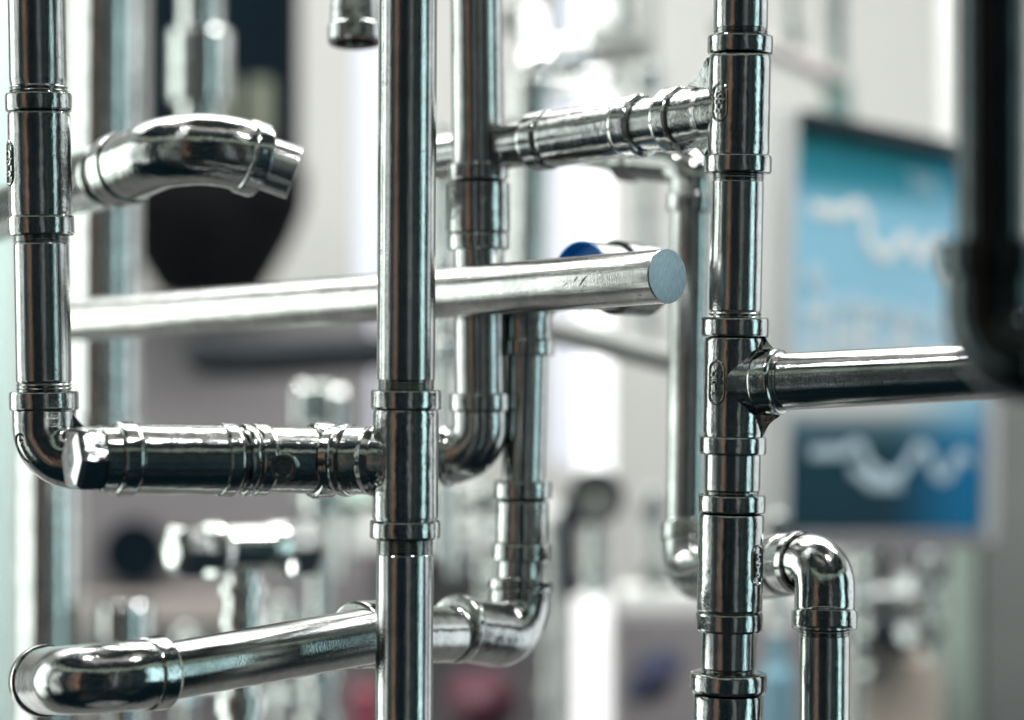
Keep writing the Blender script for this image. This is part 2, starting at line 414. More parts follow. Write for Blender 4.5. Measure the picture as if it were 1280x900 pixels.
bm = bmnew(); web(bm, P(90, 510, 1.018), P(112, 538, 1.018), P(72, 545, 1.018), 10 * S); part('web', bm, CAST, el, bevel=1.5 * S)
def oval(parent, ctr, px_w, px_h, ang, z, mt):
    bm = bmnew(); ps = []
    for i in range(28):
        f = 2 * PI * i / 28; x_, y_ = px_w * math.cos(f), px_h * math.sin(f)
        ps.append(P(ctr[0] + x_ * math.cos(ang) - y_ * math.sin(ang), ctr[1] + x_ * math.sin(ang) + y_ * math.cos(ang), z + .0022 * (math.cos(f) * 0 - (x_ / 20))))
    for i in range(28):
        p0, p1 = ps[i], ps[(i + 1) % 28]; sweep(bm, Path([p0, p1]), [(0, 1.6 * S), ((p1 - p0).length, 1.6 * S)], seg=8)
    for (u0, v0, u1, v1) in ((-.3, -.62, .35, -.5), (-.3, -.3, .3, -.38), (-.32, -.3, -.25, -.02), (.3, -.1, -.25, .08), (-.25, .2, .32, .3), (.3, .3, -.2, .6), (-.1, .55, .25, .68)):
        a_, b_ = [P(ctr[0] + px_w * u * math.cos(ang) - px_h * v * math.sin(ang), ctr[1] + px_w * u * math.sin(ang) + px_h * v * math.cos(ang), z - .0022 * px_w * u / 20) for u, v in ((u0, v0), (u1, v1))]
        sweep(bm, Path([a_, b_]), [(0, 1.5 * S), ((b_ - a_).length, 1.5 * S)], seg=8, cap0=True, cap1=True)
    part('badge', bm, mt, parent)
oval(el, (31, 560), 8, 19, math.radians(-25), 1.0095, CAST)
R0, R1 = (60, 573, .93), (480, 576, 1.0)
bm = bmnew(); lathe(bm, R0, R1, [(86, 20), (86, 27), (89, 38), (95, 43), (122, 43), (126, 41), (126, 36)], 'x', poly=6, cap0=True); part('hex_plug', bm, CAST, rA)
bm = bmnew(); lathe(bm, R0, R1, [(122, 36), (124, 42), (140, 42)] + band(141, 166, 42, 47.5, 4) + [(168, 44.5), (270, 44)] + band(272, 291, 44, 46.5) + [(294, 40)], 'x'); part('coupling', bm, CAST, rA)
bm = bmnew(); lathe(bm, R0, R1, [(286, 39)] + thread(288, 300, 40, 3) + [(304, 38)], 'x'); part('pipe', bm, PIPE, rA)
bm = bmnew(); lathe(bm, R0, R1, [(298, 36)] + band(300, 311, 40, 45.5) + [(312, 43)] + band(313, 331, 43, 46) + [(333, 42), (356, 41.5), (386, 41.5)] + band(389, 414, 41, 48, 4) + [(416, 43), (424, 43)], 'x')
tee = part('tee_fitting', bm, CAST, rA)
bm = bmnew(); pth = Path([P(356, 584, .962), P(352, 586, .944)]); sweep(bm, pth, [(-.008, 17 * S), (pth.len * .5, 16 * S), (pth.len * .5, 12 * S), (pth.len * .4, 10 * S)], cap1=True); part('boss', bm, CAST, tee)

# ================================================================== B: centre riser
B0, B1 = (511.7, -300, .97), (503.3, 1200, .97)
rB = thing('pipe_run', 'tall chrome riser in the middle with one tee, standing before the sawn bar', 'pipe run', P(503, 1200, .97), GR)
bm = bmnew(); lathe(bm, B0, B1, [(-300, 36.5), (474, 36.5)] + thread(476, 489, 36, 4)); part('pipe', bm, PIPE, rB)
bm = bmnew(); lathe(bm, B0, B1, band(487, 512, 32, 44.5) + [(513, 40.5), (517, 41.5), (646, 41.5), (649, 40.5)] + band(650, 673, 40.5, 44.5) + [(673, 30)])
lathe(bm, (506, 576, .97), (400, 575, .985), [(500, 41), (476, 41), (468, 45), (462, 43), (452, 42.5), (441, 42.5)] + band(440, 428, 42, 46) + [(426, 43), (417, 43.5), (417, 34)], 'x')
tee = part('tee_fitting', bm, CAST, rB)
badge(tee, B0, B1, 552, 604, 41.5, -52, 'GB-8')
bm = bmnew(); lathe(bm, B0, B1, [(660, 34)] + thread(673, 691, 36, 5) + [(693, 36), (1200, 36)]); part('pipe', bm, PIPE, rB)

# ================================================================== C: right riser with two branches
C0, C1 = (932, -300, 1.02), (903.5, 1200, 1.02)
rC = thing('pipe_run', 'chrome riser of stacked tees and nipples right of the bar end, with two side branches', 'pipe run', P(903.5, 1200, 1.02), GR)
bm = bmnew(); lathe(bm, C0, C1, [(-300, 34), (36, 34)] + thread(38, 48, 34, 3)); part('pipe', bm, PIPE, rC)
bm = bmnew(); lathe(bm, C0, C1, band(45, 68, 30, 41) + [(70, 37.5), (74, 38.8), (190, 38.8), (193, 38)] + band(194, 217, 38, 42) + [(217, 30)])
lathe(bm, (926, 138, 1.02), (548, 196, 1.15), [(926, 38.3), (892, 38.3), (884, 37.5), (858, 37)] + band(857, 836, 37, 42, 4) + [(836, 30)], 'x')
tee = part('tee_fitting', bm, CAST, rC)
badge(tee, C0, C1, 108, 154, 38.8, -44, 'GB-8')
bm = bmnew(); web(bm, P(888, 70, 1.022), P(862, 108, 1.034), P(900, 112, 1.02), 15 * S); part('web', bm, CAST, tee, bevel=3.5 * S); bm = bmnew(); web(bm, P(885, 198, 1.022), P(862, 181, 1.034), P(900, 168, 1.02), 15 * S); part('web', bm, CAST, tee, bevel=3.5 * S)
X0, X1 = (926, 138, 1.02), (548, 196, 1.15)
bm = bmnew(); lathe(bm, X0, X1, [(845, 33), (798, 33)], 'x'); part('nipple', bm, PIPE, rC)
bm = bmnew(); lathe(bm, X0, X1, band(806, 783, 30, 40, 4) + [(781, 36.5), (694, 35.5)] + band(690, 668, 34, 37.5, 4) + [(668, 26)], 'x'); part('coupling', bm, CAST, rC)
bm = bmnew(); lathe(bm, X0, X1, [(675, 28.5), (550, 28.5), (545, 26), (545, 20), (560, 20)], 'x', cap1=True); part('pipe', bm, PIPE, rC)
bm = bmnew(); lathe(bm, C0, C1, [(205, 31)] + thread(217, 226, 33, 3) + [(228, 32.8), (388, 32.8)] + thread(390, 399, 33, 2)); part('pipe', bm, PIPE, rC)
bm = bmnew(); lathe(bm, C0, C1, band(397, 421, 30, 42.5) + [(423, 37), (427, 38), (540, 38), (543, 37)] + band(545, 568, 37, 42) + [(568, 30)])
Y0, Y1 = (917, 480, 1.02), (1420, 455, .92)
lathe(bm, Y0, Y1, [(912, 37.7), (930, 37.7), (949, 38)] + band(952, 978, 38, 41.5, 4) + [(978, 30)], 'x')
tee = part('tee_fitting', bm, CAST, rC)
badge(tee, C0, C1, 452, 505, 38, -40, 'GB-8')
bm = bmnew(); web(bm, P(955, 414, 1.018), P(980, 444, 1.012), P(930, 462, 1.016), 15 * S); part('web', bm, CAST, tee, bevel=3.5 * S); bm = bmnew(); web(bm, P(953, 549, 1.018), P(978, 518, 1.012), P(930, 500, 1.016), 15 * S); part('web', bm, CAST, tee, bevel=3.5 * S)
bm = bmnew(); lathe(bm, Y0, Y1, [(960, 34)] + thread(976, 984, 36, 2) + [(986, 36), (1420, 35.5)], 'x'); part('pipe', bm, PIPE, rC)
bm = bmnew(); lathe(bm, C0, C1, [(560, 33), (570, 35.2), (612, 35.2)] + thread(613, 620, 35, 2)); part('nipple', bm, PIPE, rC)
bm = bmnew(); lathe(bm, C0, C1, band(618, 641, 32, 42.5) + [(643, 40), (646, 41), (761, 41), (764, 40)] + band(765, 789, 39, 42) + [(789, 31)])
cp = part('coupling', bm, CAST, rC)
badge(cp, C0, C1, 680, 728, 41, 50, 'GB-8')
bm = bmnew(); lathe(bm, C0, C1, [(780, 33), (790, 34.5), (834, 34.5)] + thread(835, 843, 34, 2)); part('nipple', bm, PIPE, rC)
bm = bmnew(); lathe(bm, C0, C1, band(840, 866, 32, 48.5, 5) + [(868, 43.5), (872, 44.5), (1010, 44.5), (1012, 44)] + band(1014, 1040, 42, 48, 5) + [(1040, 32)]); part('coupling', bm, CAST, rC)
bm = bmnew(); lathe(bm, C0, C1, [(1030, 34.5), (1200, 34.5)]); part('pipe', bm, PIPE, rC)

# ================================================================== D: riser behind the centre one
rD = thing('pipe_run', 'slimmer dark chrome riser just behind the centre riser, with long coupling and foot elbow', 'pipe run', P(600, 600, 1.12), GR)
D0, D1 = (593, -300, 1.12), (600.5, 500, 1.12)
bm = bmnew(); lathe(bm, D0, D1, [(-300, 32.5), (215, 32.5)]); part('pipe', bm, PIPE, rD)
bm = bmnew(); lathe(bm, D0, D1, band(204, 226, 28, 38) + [(228, 37), (230, 40), (290, 40)] + band(291, 313, 36, 39) + [(313, 28)]); part('coupling', bm, CAST, rD)
bm = bmnew(); lathe(bm, D0, D1, [(300, 32), (495, 32)]); part('pipe', bm, PIPE, rD)
elbow('elbow', rD, [(599.8, 491, 1.12), (600.5, 568, 1.12), (553, 570, 1.125)], 38, 35, 38.5, 23, 11)
bm = bmnew(); lathe(bm, (575, 569, 1.122), (500, 571, 1.14), [(570, 31), (500, 31)], 'x', cap1=True); part('pipe', bm, PIPE, rD)

# ================================================================== E + F: riser behind the bar, its foot elbow and the low run to the left
rE = thing('pipe_run', 'low slanting chrome run at bottom left, joined to the riser with a blue plug', 'pipe run', P(100, 900, .96), GR)
E0, E1 = (660, 380, 1.13), (650, 745, 1.13)
elbow('elbow', rE, [(658.5, 445, 1.13), (659, 362, 1.13), (735, 352, 1.13)], 42, 32, 35, 22, 18)
bm = bmnew(); lathe(bm, (735, 352, 1.13), (800, 350, 1.12), [(725, 27), (800, 28)], 'x'); part('nipple', bm, PIPE, rE)
bm = bmnew(); lathe(bm, E0, E1, [(430, 27.5), (610, 27.5)]); part('pipe', bm, PIPE, rE)
bm = bmnew(); lathe(bm, E0, E1, band(600, 624, 24, 36) + [(626, 32), (628, 33), (676, 33)] + band(678, 701, 32, 37) + [(701, 26)]); part('coupling', bm, CAST, rE)
bm = bmnew(); lathe(bm, E0, E1, [(695, 29.5), (745, 29.5)]); part('nipple', bm, PIPE, rE)
elbow('elbow', rE, [(650, 726, 1.13), (647, 799, 1.125), (566, 784, 1.09)], 44, 39, 41, 14, 14)
bm = bmnew(); lathe(bm, (640, 793, 1.125), (470, 793, 1.045), [(600, 30), (572, 33)] + band(575, 562, 33, 36) + [(560, 35), (470, 38)] + band(478, 442, 36, 42.5, 4) + [(442, 30)], 'x'); part('coupling', bm, CAST, rE)
F0, F1 = (480, 791.5, 1.04), (190, 843, .955)
bm = bmnew(); lathe(bm, F0, F1, [(470, 35.5), (190, 36.5)], 'x'); part('pipe', bm, PIPE, rE)
elbow('elbow', rE, [(204, 840.8, .96), (104, 850, .935), (54, 851, .985)], 60, 44.5, 47.5, 28, 18)
# blue-plugged tee behind the bar
bm = bmnew(); pth = Path([P(727, 344, 1.085), P(806, 350, 1.12)]); k = 1.09 * S
sweep(bm, pth, [(14 * k, 39 * k), (1 * k, 40.5 * k), (0, 42 * k), (1 * k, 43 * k), (62 * k, 42.5 * k), (64 * k, 47 * k), (pth.len - 3 * k, 47 * k), (pth.len, 44 * k), (pth.len, 20 * k)], cap1=True); cp = part('coupling', bm, CAST, rE)
bm = bmnew(); sweep(bm, pth, [(0 * k, 42.8 * k), (-2.0 * k, 42.6 * k), (-2.6 * k, 41.5 * k), (-2.2 * k, 40.5 * k), (2 * k, 39.5 * k), (16 * k, 38 * k)], cap1=True); part('plug', bm, BLUECAP, cp, 'blue plastic plug in the open end')

# ================================================================== G: sawn solid bar
G0, G1 = (835, 345, 1.0), (88, 401, 1.33)
rG = thing('steel_bar', 'bright solid round bar lying across behind the centre riser, sawn end facing right', 'bar', P(*G1))
a, b = P(*G0), P(*G1); pth = Path([a, b]); r0 = 34.5 * S
bm = bmnew(); sweep(bm, pth, [(.6 * S, r0 - .8 * S), (2.5 * S, r0), (pth.len, r0)], seg=96, cap1=True, rough=.00006); bar = part('bar', bm, BARM, rG)
bm = bmnew(); sweep(bm, pth, [(.5 * S, r0 - .5 * S), (0, r0 - 1.5 * S)], seg=96, rough=.0001, cap1=True); part('sawn_end', bm, SAWN, rG, 'blue-grey sawn end face of the bar')
def scribble(name, mt, strokes):
    bm = bmnew(); _, t0, _ = pth.at(0); fr = Vector((0, -1, 0)); fr = (fr - t0 * fr.dot(t0)).normalized(); upv = Vector((0, 0, 1)); upv = (upv - t0 * upv.z - fr * upv.dot(fr)).normalized()
    for st in strokes:
        dn_ = [st[0]]
        for u_, v_ in zip(st, st[1:]):
            for q_ in range(1, 7): dn_.append(tuple(u_[i_] + (v_[i_] - u_[i_]) * q_ / 6 for i_ in range(3)))
        for (x0, h0, w0), (x1, h1, w1) in zip(dn_, dn_[1:]):
            vs = []
            for x_, h, wd in ((x0, h0, w0), (x1, h1, w1)):
                s = along(a, b, x_ + 25 * math.sqrt(max(0, 1 - h * h)), 'x') * pth.len
                for sg in (-1, 1):
                    p = pth.at(s + sg * wd * S)[0]
                    th = math.asin(max(-.99, min(.99, h)))
                    vs.append(bm.verts.new(p + (fr * math.cos(th) + upv * math.sin(th)) * (r0 + .00035)))
            bm.faces.new((vs[0], vs[1], vs[3], vs[2]))
    part(name, bm, mt, bar)
scribble('blue_mark', BLUEINK, [[(728, .93, 1.5), (724, .75, 4), (722, .6, 2.5), (718, .42, 1.0)], [(726, .72, 2.5), (729, .55, 2), (729, .35, 1.4)], [(717, .78, 1), (713, .62, 1.2), (711, .5, .6)], [(722, .62, 1), (715, .40, .8)]])
scribble('dark_mark', DARKINK, [[(729, .35, 1.3), (727, .1, 1.2), (727, -.15, 1.0), (726, -.25, .4)], [(717, .3, .9), (716, .08, 1.0), (716, .0, .4)], [(709, .8, .8), (704, .55, .7), (703, .4, .4)], [(730, .75, .7), (733, .5, .9), (731, .35, .4)], [(708, -.02, .8), (706, -.22, .7)], [(731, -.15, .5), (736, -.42, .4), (741, -.6, .4)]])

# ================================================================== I: bent arm at upper left, J: hanging stub, K: drop pipe
rI = thing('pipe_run', 'bent chrome arm at the upper left, its dark open end pointing right', 'pipe run', P(100, 240, 1.15), GR)
bm = bmnew(); lathe(bm, (-60, 290, 1.36), (165, 207, 1.13), [(-60, 32), (118, 34)] + band(112, 137, 33, 40) + [(139, 35.5), (165, 36)], 'x'); part('pipe', bm, PIPE, rI)
elbow('elbow', rI, [(146, 215, 1.12), (205, 190, 1.09), (272, 184, 1.08), (324, 201, 1.09)], 80, 45, 48, 30, 24)
bm = bmnew(); lathe(bm, (308, 196, 1.088), (376, 219, 1.092), [(310, 33), (366, 34), (368, 33.5), (368, 30), (322, 30)], 'x', cap1=True); part('nipple', bm, PIPE, rI)

rJ = thing('pipe_stub', 'short chrome stub with open collar hanging down beside the centre riser at the top', 'pipe stub', P(443, 50, 1.15), GR)
a_, b_ = P(441, -220, 1.165), P(444, 54, 1.15); pth2 = Path([a_, b_]); k = 1.15 * S; Ln = pth2.len
bm = bmnew(); sweep(bm, pth2, [(0, 28.5 * k), (Ln - 14 * k, 28.5 * k)]); part('pipe', bm, PIPE, rJ)
bm = bmnew(); sweep(bm, pth2, [(Ln - 50 * k, 24 * k), (Ln - 50 * k, 30 * k), (Ln - 24 * k, 30.5 * k), (Ln - 22 * k, 33 * k), (Ln - 20 * k, 34 * k), (Ln - 2 * k, 34 * k), (Ln, 32.5 * k), (Ln, 26 * k), (Ln - 12 * k, 25 * k), (Ln - 45 * k, 25 * k)]); part('coupling', bm, CAST, rJ)

rK = thing('pipe_run', 'thin chrome drop pipe passing behind the right riser and bending down again right of it', 'pipe run', P(1030, 1200, 1.03), GR)
elbow('elbow', rK, [(778, 197, 1.23), (866, 205, 1.2), (863.5, 266, 1.2)], 34, 27, 31, 22, 24)
bm = bmnew(); lathe(bm, (790, 198, 1.23), (640, 170, 1.4), [(790, 22), (640, 22)], 'x', cap1=True); part('pipe', bm, PIPE, rK)
bm = bmnew(); lathe(bm, (864, 250, 1.2), (858.5, 670, 1.19), [(250, 25.5), (668, 25.5)]); part('pipe', bm, PIPE, rK)
elbow('elbow', rK, [(858.5, 656, 1.19), (858, 724, 1.18), (925, 712, 1.13)], 46, 29, 31.5, 22, 18)
bm = bmnew(); lathe(bm, (910, 714, 1.14), (1000, 704, 1.05), [(910, 30), (930, 30), (932, 35), (948, 36)] + band(950, 985, 37, 39.5, 4) + [(986, 36), (1010, 36)], 'x'); part('coupling', bm, CAST, rK)
elbow('elbow', rK, [(996, 704, 1.05), (1031, 703.5, 1.035), (1030.5, 787, 1.03)], 32, 37.5, 41, 16, 24)
bm = bmnew(); lathe(bm, (1030.5, 770, 1.03), (1028, 1200, 1.03), [(776, 30)] + thread(785, 792, 32, 2) + [(794, 32), (1200, 32)]); part('pipe', bm, PIPE, rK)

# ================================================================== N: near pipe at the right edge
rN = thing('pipe_run', 'dark unfocused near riser at the right edge, elbowing off to the right', 'pipe run', P(1240, 450, .68), GR)
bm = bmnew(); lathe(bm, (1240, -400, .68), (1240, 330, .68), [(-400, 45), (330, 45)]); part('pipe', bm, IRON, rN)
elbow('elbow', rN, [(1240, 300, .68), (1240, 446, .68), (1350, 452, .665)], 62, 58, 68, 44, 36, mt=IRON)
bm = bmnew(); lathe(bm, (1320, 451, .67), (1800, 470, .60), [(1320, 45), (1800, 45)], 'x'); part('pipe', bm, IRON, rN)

# ================================================================== background, all well behind the focus
def bpipe(root, name, A3, B3, prof, axis='y', mt=None, **k):
    bm = bmnew(); lathe(bm, A3, B3, prof, axis, **k); return part(name, bm, mt or CHROME, root)
# left background risers
r = thing('pipe', 'wide blurred chrome pipe standing behind the left riser and the bar end', 'pipe', P(134, 560, 1.75), 'background pipes')
bpipe(r, 'tube', (136, -300, 1.75), (131, 560, 1.75), [(-300, 43), (535, 43)])
bpipe(r, 'collar', (136, -300, 1.75), (131, 560, 1.75), band(520, 560, 40, 47), cap1=True)
r = thing('pipe', 'blurred greenish pipe behind the left elbow, running down out of the picture', 'pipe', P(62, 1200, 1.7), 'background pipes')
bpipe(r, 'tube', (62, 560, 1.7), (60, 1200, 1.7), [(560, 37), (1200, 37)], mt=CHROME)
bm = bmnew(); pbox(bm, -260, -200, 8, 1250, 2.2, .06); o = part('door_panel', bm, TEALP, bevel=.004); tag(o, 'pale teal upright panel at the left edge of the picture', 'panel')
# white-lit hanging fitting
r = thing('pipe', 'shiny pipe with thick sleeve hanging in front of the dark hopper', 'pipe', P(250, 130, 1.8), 'background pipes')
bpipe(r, 'tube', (252, -300, 1.8), (250, 200, 1.8), [(-300, 27), (160, 26)], cap1=True)
bpipe(r, 'sleeve', (252, -300, 1.8), (250, 200, 1.8), band(36, 130, 26, 38, 6))
# dark hopper
r = thing('hopper', 'big dark navy and brown hopper hanging in the upper left background', 'hopper', P(278, 380, 3.0))
bpipe(r, 'drum', (278, -300, 3.0), (278, 400, 3.0), [(-300, 97), (226, 97), (228, 101), (240, 101), (242, 90)], mt=NAVY)
bpipe(r, 'cone', (262, -300, 3.0), (262, 400, 3.0), [(196, 96), (200, 112), (212, 121), (258, 120), (300, 104), (366, 66), (372, 50)], mt=BROWN, cap1=True)
bm = bmnew()
for x0, x1 in ((268, 295), (312, 338)): pbox(bm, x0, 98, x1, 172, 2.86, .03)
part('panel', bm, OLIVE, r, bevel=.004)
# dark horizontal hose
bm = bmnew(); pth = Path([P(255, 446, 2.6), P(330, 448, 2.6), P(640, 432, 2.7)], .2)
sweep(bm, pth, [(-22 * 2.6 * S, 6 * S), (-18 * 2.6 * S, 14 * 2.6 * S), (-8 * 2.6 * S, 21 * 2.6 * S), (0, 24 * 2.6 * S), (pth.len, 24 * 2.6 * S)], cap0=True, cap1=True)
o = part('hose', bm, BLACK); tag(o, 'thick black tube lying level behind the sawn bar', 'hose')
# darker lower part of the wall, built as a grey box in front
r = thing('wall_panel', 'darker grey mauve lower wall filling the lower left background under the hose', 'wall_panel', P(280, 1250, 3.1))
bm = bmnew(); pbox(bm, 100, 372, 462, 1250, 3.1, .5); part('body', bm, MAUVE, r, bevel=.006)
bm = bmnew(); sweep(bm, Path([P(168, 690, 3.09), P(168, 690, 3.04)]), [(0, 42 * 3 * S), (.05, 40 * 3 * S)], cap1=True); part('knob', bm, NAVY, r)
bm = bmnew(); pbox(bm, 100, 748, 300, 782, 3.0, .09); part('ledge', bm, plain('beige_rail', (.40, .36, .33), .6), r, bevel=.004)
# lit tubes
def tube(label, x, y0, y1, rp, z, mt):
    r = thing('lamp_tube', label, 'lamp', P(x, y1, z), 'upright lamp tubes')
    bpipe(r, 'tube', (x, y0, z), (x, y1, z), [(y0, rp * .3), (y0, rp * .9), (y0 + 4, rp), (y1 - 4, rp), (y1, rp * .9), (y1, rp * .3)], mt=mt, cap0=True, cap1=True)
    bpipe(r, 'end_cap', (x, y1 - 3, z), (x, y1 + 14, z), [(y1 - 3, rp * 1.12), (y1 + 12, rp * 1.12)], mt=WHITE, cap0=True, cap1=True)
tube('brilliant white upright lamp tube, upper one behind the right riser branch', 744, -300, 600, 19, 3.2, TUBE)
tube('brilliant white upright lamp tube low down, its rounded top below the gauge', 740, 745, 1300, 20, 2.9, TUBE)
tube('pale blue upright lamp strip showing left of the centre riser', 461, 40, 600, 15, 3.2, TUBEB)
tube('faint lavender upright glow left of the brilliant tube, built as a lit strip', 706, -300, 580, 13, 3.3, TUBEB)  # bluish glow beside the tube, made as an emissive strip
# upper middle background pipes
r = thing('pipe', 'bright blurred pipe with bends behind the slim riser, under the upper branch', 'pipe', P(662, 330, 1.9), 'background pipes')
bpipe(r, 'tube', (666, 60, 1.9), (658, 345, 1.9), [(95, 24), (345, 24)])
elbow('elbow', r, [(667, 112, 1.9), (667, 72, 1.9), (720, 66, 1.95)], 30, 26, 30, 14, 14, mt=CHROME)
bpipe(r, 'nipple', (700, 68, 1.93), (790, 60, 2.05), [(700, 22), (790, 22)], 'x', cap1=True)
elbow('bend', r, [(640, 20, 2.0), (668, 24, 1.95), (672, 75, 1.92)], 20, 20, 24, 10, 10, mt=CHROME)
r = thing('pipe', 'dull grey pipe standing at the top between the lamp tube and right riser', 'pipe', P(807, 110, 2.2), 'background pipes')
bpipe(r, 'tube', (808, -300, 2.2), (806, 112, 2.2), [(-300, 17), (108, 17)], cap1=True, mt=plain('dull_grey', (.34, .35, .33), .4))
bpipe(r, 'collar', (808, -300, 2.2), (806, 112, 2.2), band(84, 118, 14, 22), cap1=True, mt=CHROME)
r = thing('pipe', 'pinkish level pipe ending in a valve at the upper right, above the poster', 'pipe', P(1045, 110, 2.3), 'background pipes')
bpipe(r, 'tube', (930, 48, 2.2), (1050, 100, 2.35), [(900, 12), (1048, 12)], 'x', mt=plain('pink_grey', (.55, .48, .47), .45))
bpipe(r, 'riser', (1040, -300, 2.35), (1045, 140, 2.35), [(-300, 14), (95, 14)])
bm = bmnew(); k = 2.35 * S
lathe(bm, (1045, 90, 2.35), (1048, 158, 2.35), [(92, 12), (96, 18), (112, 20), (116, 15), (128, 15), (130, 20), (146, 20), (150, 12)], 'y', cap0=True, cap1=True); part('valve', bm, plain('verdigris', (.25, .36, .33), .5, .3, 30, metallic=.5), r)
# sloping grey pipe and gauge
r = thing('pipe', 'dull grey pipe sloping down to the right under the sawn bar end', 'pipe', P(770, 430, 1.6), 'background pipes')
bpipe(r, 'tube', (690, 412, 1.62), (850, 452, 1.55), [(660, 17), (880, 17)], 'x', mt=plain('dull_grey_pipe', (.17, .175, .17), .45, metallic=.3), cap0=True, cap1=True)
r = thing('gauge', 'round dark-rimmed gauge on a short stem above the low lamp tube', 'gauge', P(744, 740, 2.1))
bm = bmnew(); k = 2.1 * S; pth = Path([P(745, 622, 2.14), P(745, 622, 2.08)])
sweep(bm, pth, [(0, 20 * k), (0, 34 * k), (pth.len, 35 * k), (pth.len, 28 * k), (pth.len - .006, 27 * k)], cap0=True); part('rim', bm, DARKM, r)
bm = bmnew(); sweep(bm, pth, [(pth.len - .012, 20 * k), (pth.len - .008, 28.5 * k)], cap0=True, cap1=True); part('dial', bm, plain('dial_grey', (.20, .21, .20), .4), r)
bpipe(r, 'stem', (745, 650, 2.12), (744, 745, 2.12), [(650, 9), (668, 9), (670, 14), (684, 14), (686, 11), (705, 11), (707, 16), (722, 16), (724, 10), (745, 10)])
# white rail at the right centre
bm = bmnew(); pbox(bm, 776, 738, 1010, 766, 2.4, .1); o = part('rail', bm, WHITE, bevel=.006); tag(o, 'white level rail behind the foot of the right riser', 'rail')
bm = bmnew(); pbox(bm, 400, 640, 720, 690, 2.7, .3); o = part('shelf', bm, WHITE, bevel=.008); tag(o, 'white shelf edge behind the foot elbow of the slim riser', 'shelf')
bm = bmnew(); pbox(bm, 470, 690, 700, 1250, 2.9, .3); o = part('counter', bm, MAUVE, bevel=.008); tag(o, 'grey counter front under the white shelf', 'counter')
# valve tee at lower left
r = thing('valve', 'bright blurred tee valve with hex end on an upright pipe at the lower left', 'valve', P(300, 1200, 1.4))
bpipe(r, 'pipe', (305, 700, 1.4), (296, 1200, 1.4), [(710, 22), (728, 22), (730, 30), (742, 30), (744, 24), (765, 24), (767, 28), (784, 28), (786, 22), (866, 22), (868, 31), (890, 31), (892, 25), (1200, 25)])
v0, v1 = (215, 689, 1.36), (400, 683, 1.43)
bpipe(r, 'body', v0, v1, [(262, 22), (262, 33), (268, 35), (276, 31), (330, 31), (338, 33), (346, 34)], 'x')
bpipe(r, 'hex_cap', v0, v1, [(213, 18), (215, 26), (222, 35), (246, 35), (250, 28), (264, 28)], 'x', cap0=True, poly=6)
bpipe(r, 'hex_cap', v0, v1, [(344, 30), (346, 38), (384, 38), (392, 30), (393, 20)], 'x', cap1=True, poly=6)
bm = bmnew(); sweep(bm, Path([P(362, 706, 1.40), P(362, 728, 1.39)]), [(0, 9 * 1.4 * S), (20 * 1.4 * S, 9 * 1.4 * S), (24 * 1.4 * S, 6 * 1.4 * S)], cap1=True); part('drain_screw', bm, CHROME, r)
r = thing('pipe', 'short capped upright pipe just left of the blurred valve', 'pipe', P(156, 1200, 1.7), 'background pipes')
bpipe(r, 'tube', (156, 740, 1.7), (154, 1200, 1.7), [(780, 27), (1200, 27)])
bpipe(r, 'cap', (156, 740, 1.7), (154, 1200, 1.7), [(751, 10), (751, 34), (756, 37), (795, 37), (800, 28)], cap0=True)
r = thing('pipe', 'thin blurred pipe with knuckled tee above the run left of the centre riser', 'pipe', P(400, 1200, 1.95), 'background pipes')
bpipe(r, 'tube', (402, 480, 1.95), (398, 1200, 1.95), [(480, 12), (484, 17), (520, 17), (524, 12), (585, 12), (590, 22), (640, 22), (644, 13), (825, 13), (830, 24), (850, 24), (852, 18), (890, 18), (893, 26), (910, 26), (912, 18), (1200, 18)], cap0=True)
bm = bmnew()
for sx, yy in ((-22, 500), (24, 506)):
    sweep(bm, Path([P(401 + sx, 478 + (yy - 500), 1.94), P(401 + sx, 540, 1.94)]), [(0, 6 * 2 * S), (8 * 2 * S, 11 * 2 * S), (52 * 2 * S, 11 * 2 * S)], cap0=True, cap1=True)
sweep(bm, Path([P(372, 520, 1.95), P(432, 522, 1.95)]), [(0, 10 * 2 * S), (60 * 2 * S, 10 * 2 * S)], cap0=True, cap1=True)
part('tee', bm, CHROME, r)
# bits behind the slim riser
r = thing('pipe', 'blurred thin chrome pipe seen between the centre riser and slim riser', 'pipe', P(552, 600, 1.6), 'background pipes')
bpipe(r, 'tube', (552, 120, 1.6), (551, 700, 1.6), [(160, 9), (205, 9), (207, 13), (228, 13), (230, 9), (318, 9), (320, 12), (340, 12), (342, 9), (425, 9), (428, 13), (446, 13), (448, 9), (700, 9)], cap0=True)
def clutter(label, x, y0, y1, z, r0, seed, mt=None, hexes=True, stub=0):
    rr = random.Random(seed); rt = thing('pipe', label, 'pipe', P(x, y1, z), 'background pipes'); mt = mt or CHROME
    bpipe(rt, 'tube', (x, y0, z), (x + rr.uniform(-3, 3), y1, z), [(y0, r0 * .6), (y0 + 3, r0), (y1, r0)], mt=mt, cap0=True, cap1=True)
    y = y0 + rr.uniform(4, 20)
    while y < min(y1, 890) - 20:
        h = rr.uniform(14, 34); hx = hexes and rr.random() < .45
        bpipe(rt, 'nut' if hx else 'collar', (x, y0, z), (x, y1, z), [(y, r0), (y + 2, r0 * 1.5), (y + h - 2, r0 * 1.5), (y + h, r0)] if not hx else [(y, r0), (y + 2, r0 * 1.75), (y + h * .7, r0 * 1.75), (y + h * .7 + 2, r0)], mt=mt, poly=6 if hx else 0, cap0=True, cap1=True)
        if stub and rr.random() < .6:
            bpipe(rt, 'side_stub', (x, y + h / 2, z), (x + stub, y + h / 2 + 3, z * .99), [(x, r0 * .9), (x + stub * .6, r0 * .9), (x + stub * .62, r0 * 1.3), (x + stub, r0 * 1.3)], 'x', mt=mt, cap1=True)
        y += h + rr.uniform(18, 60)
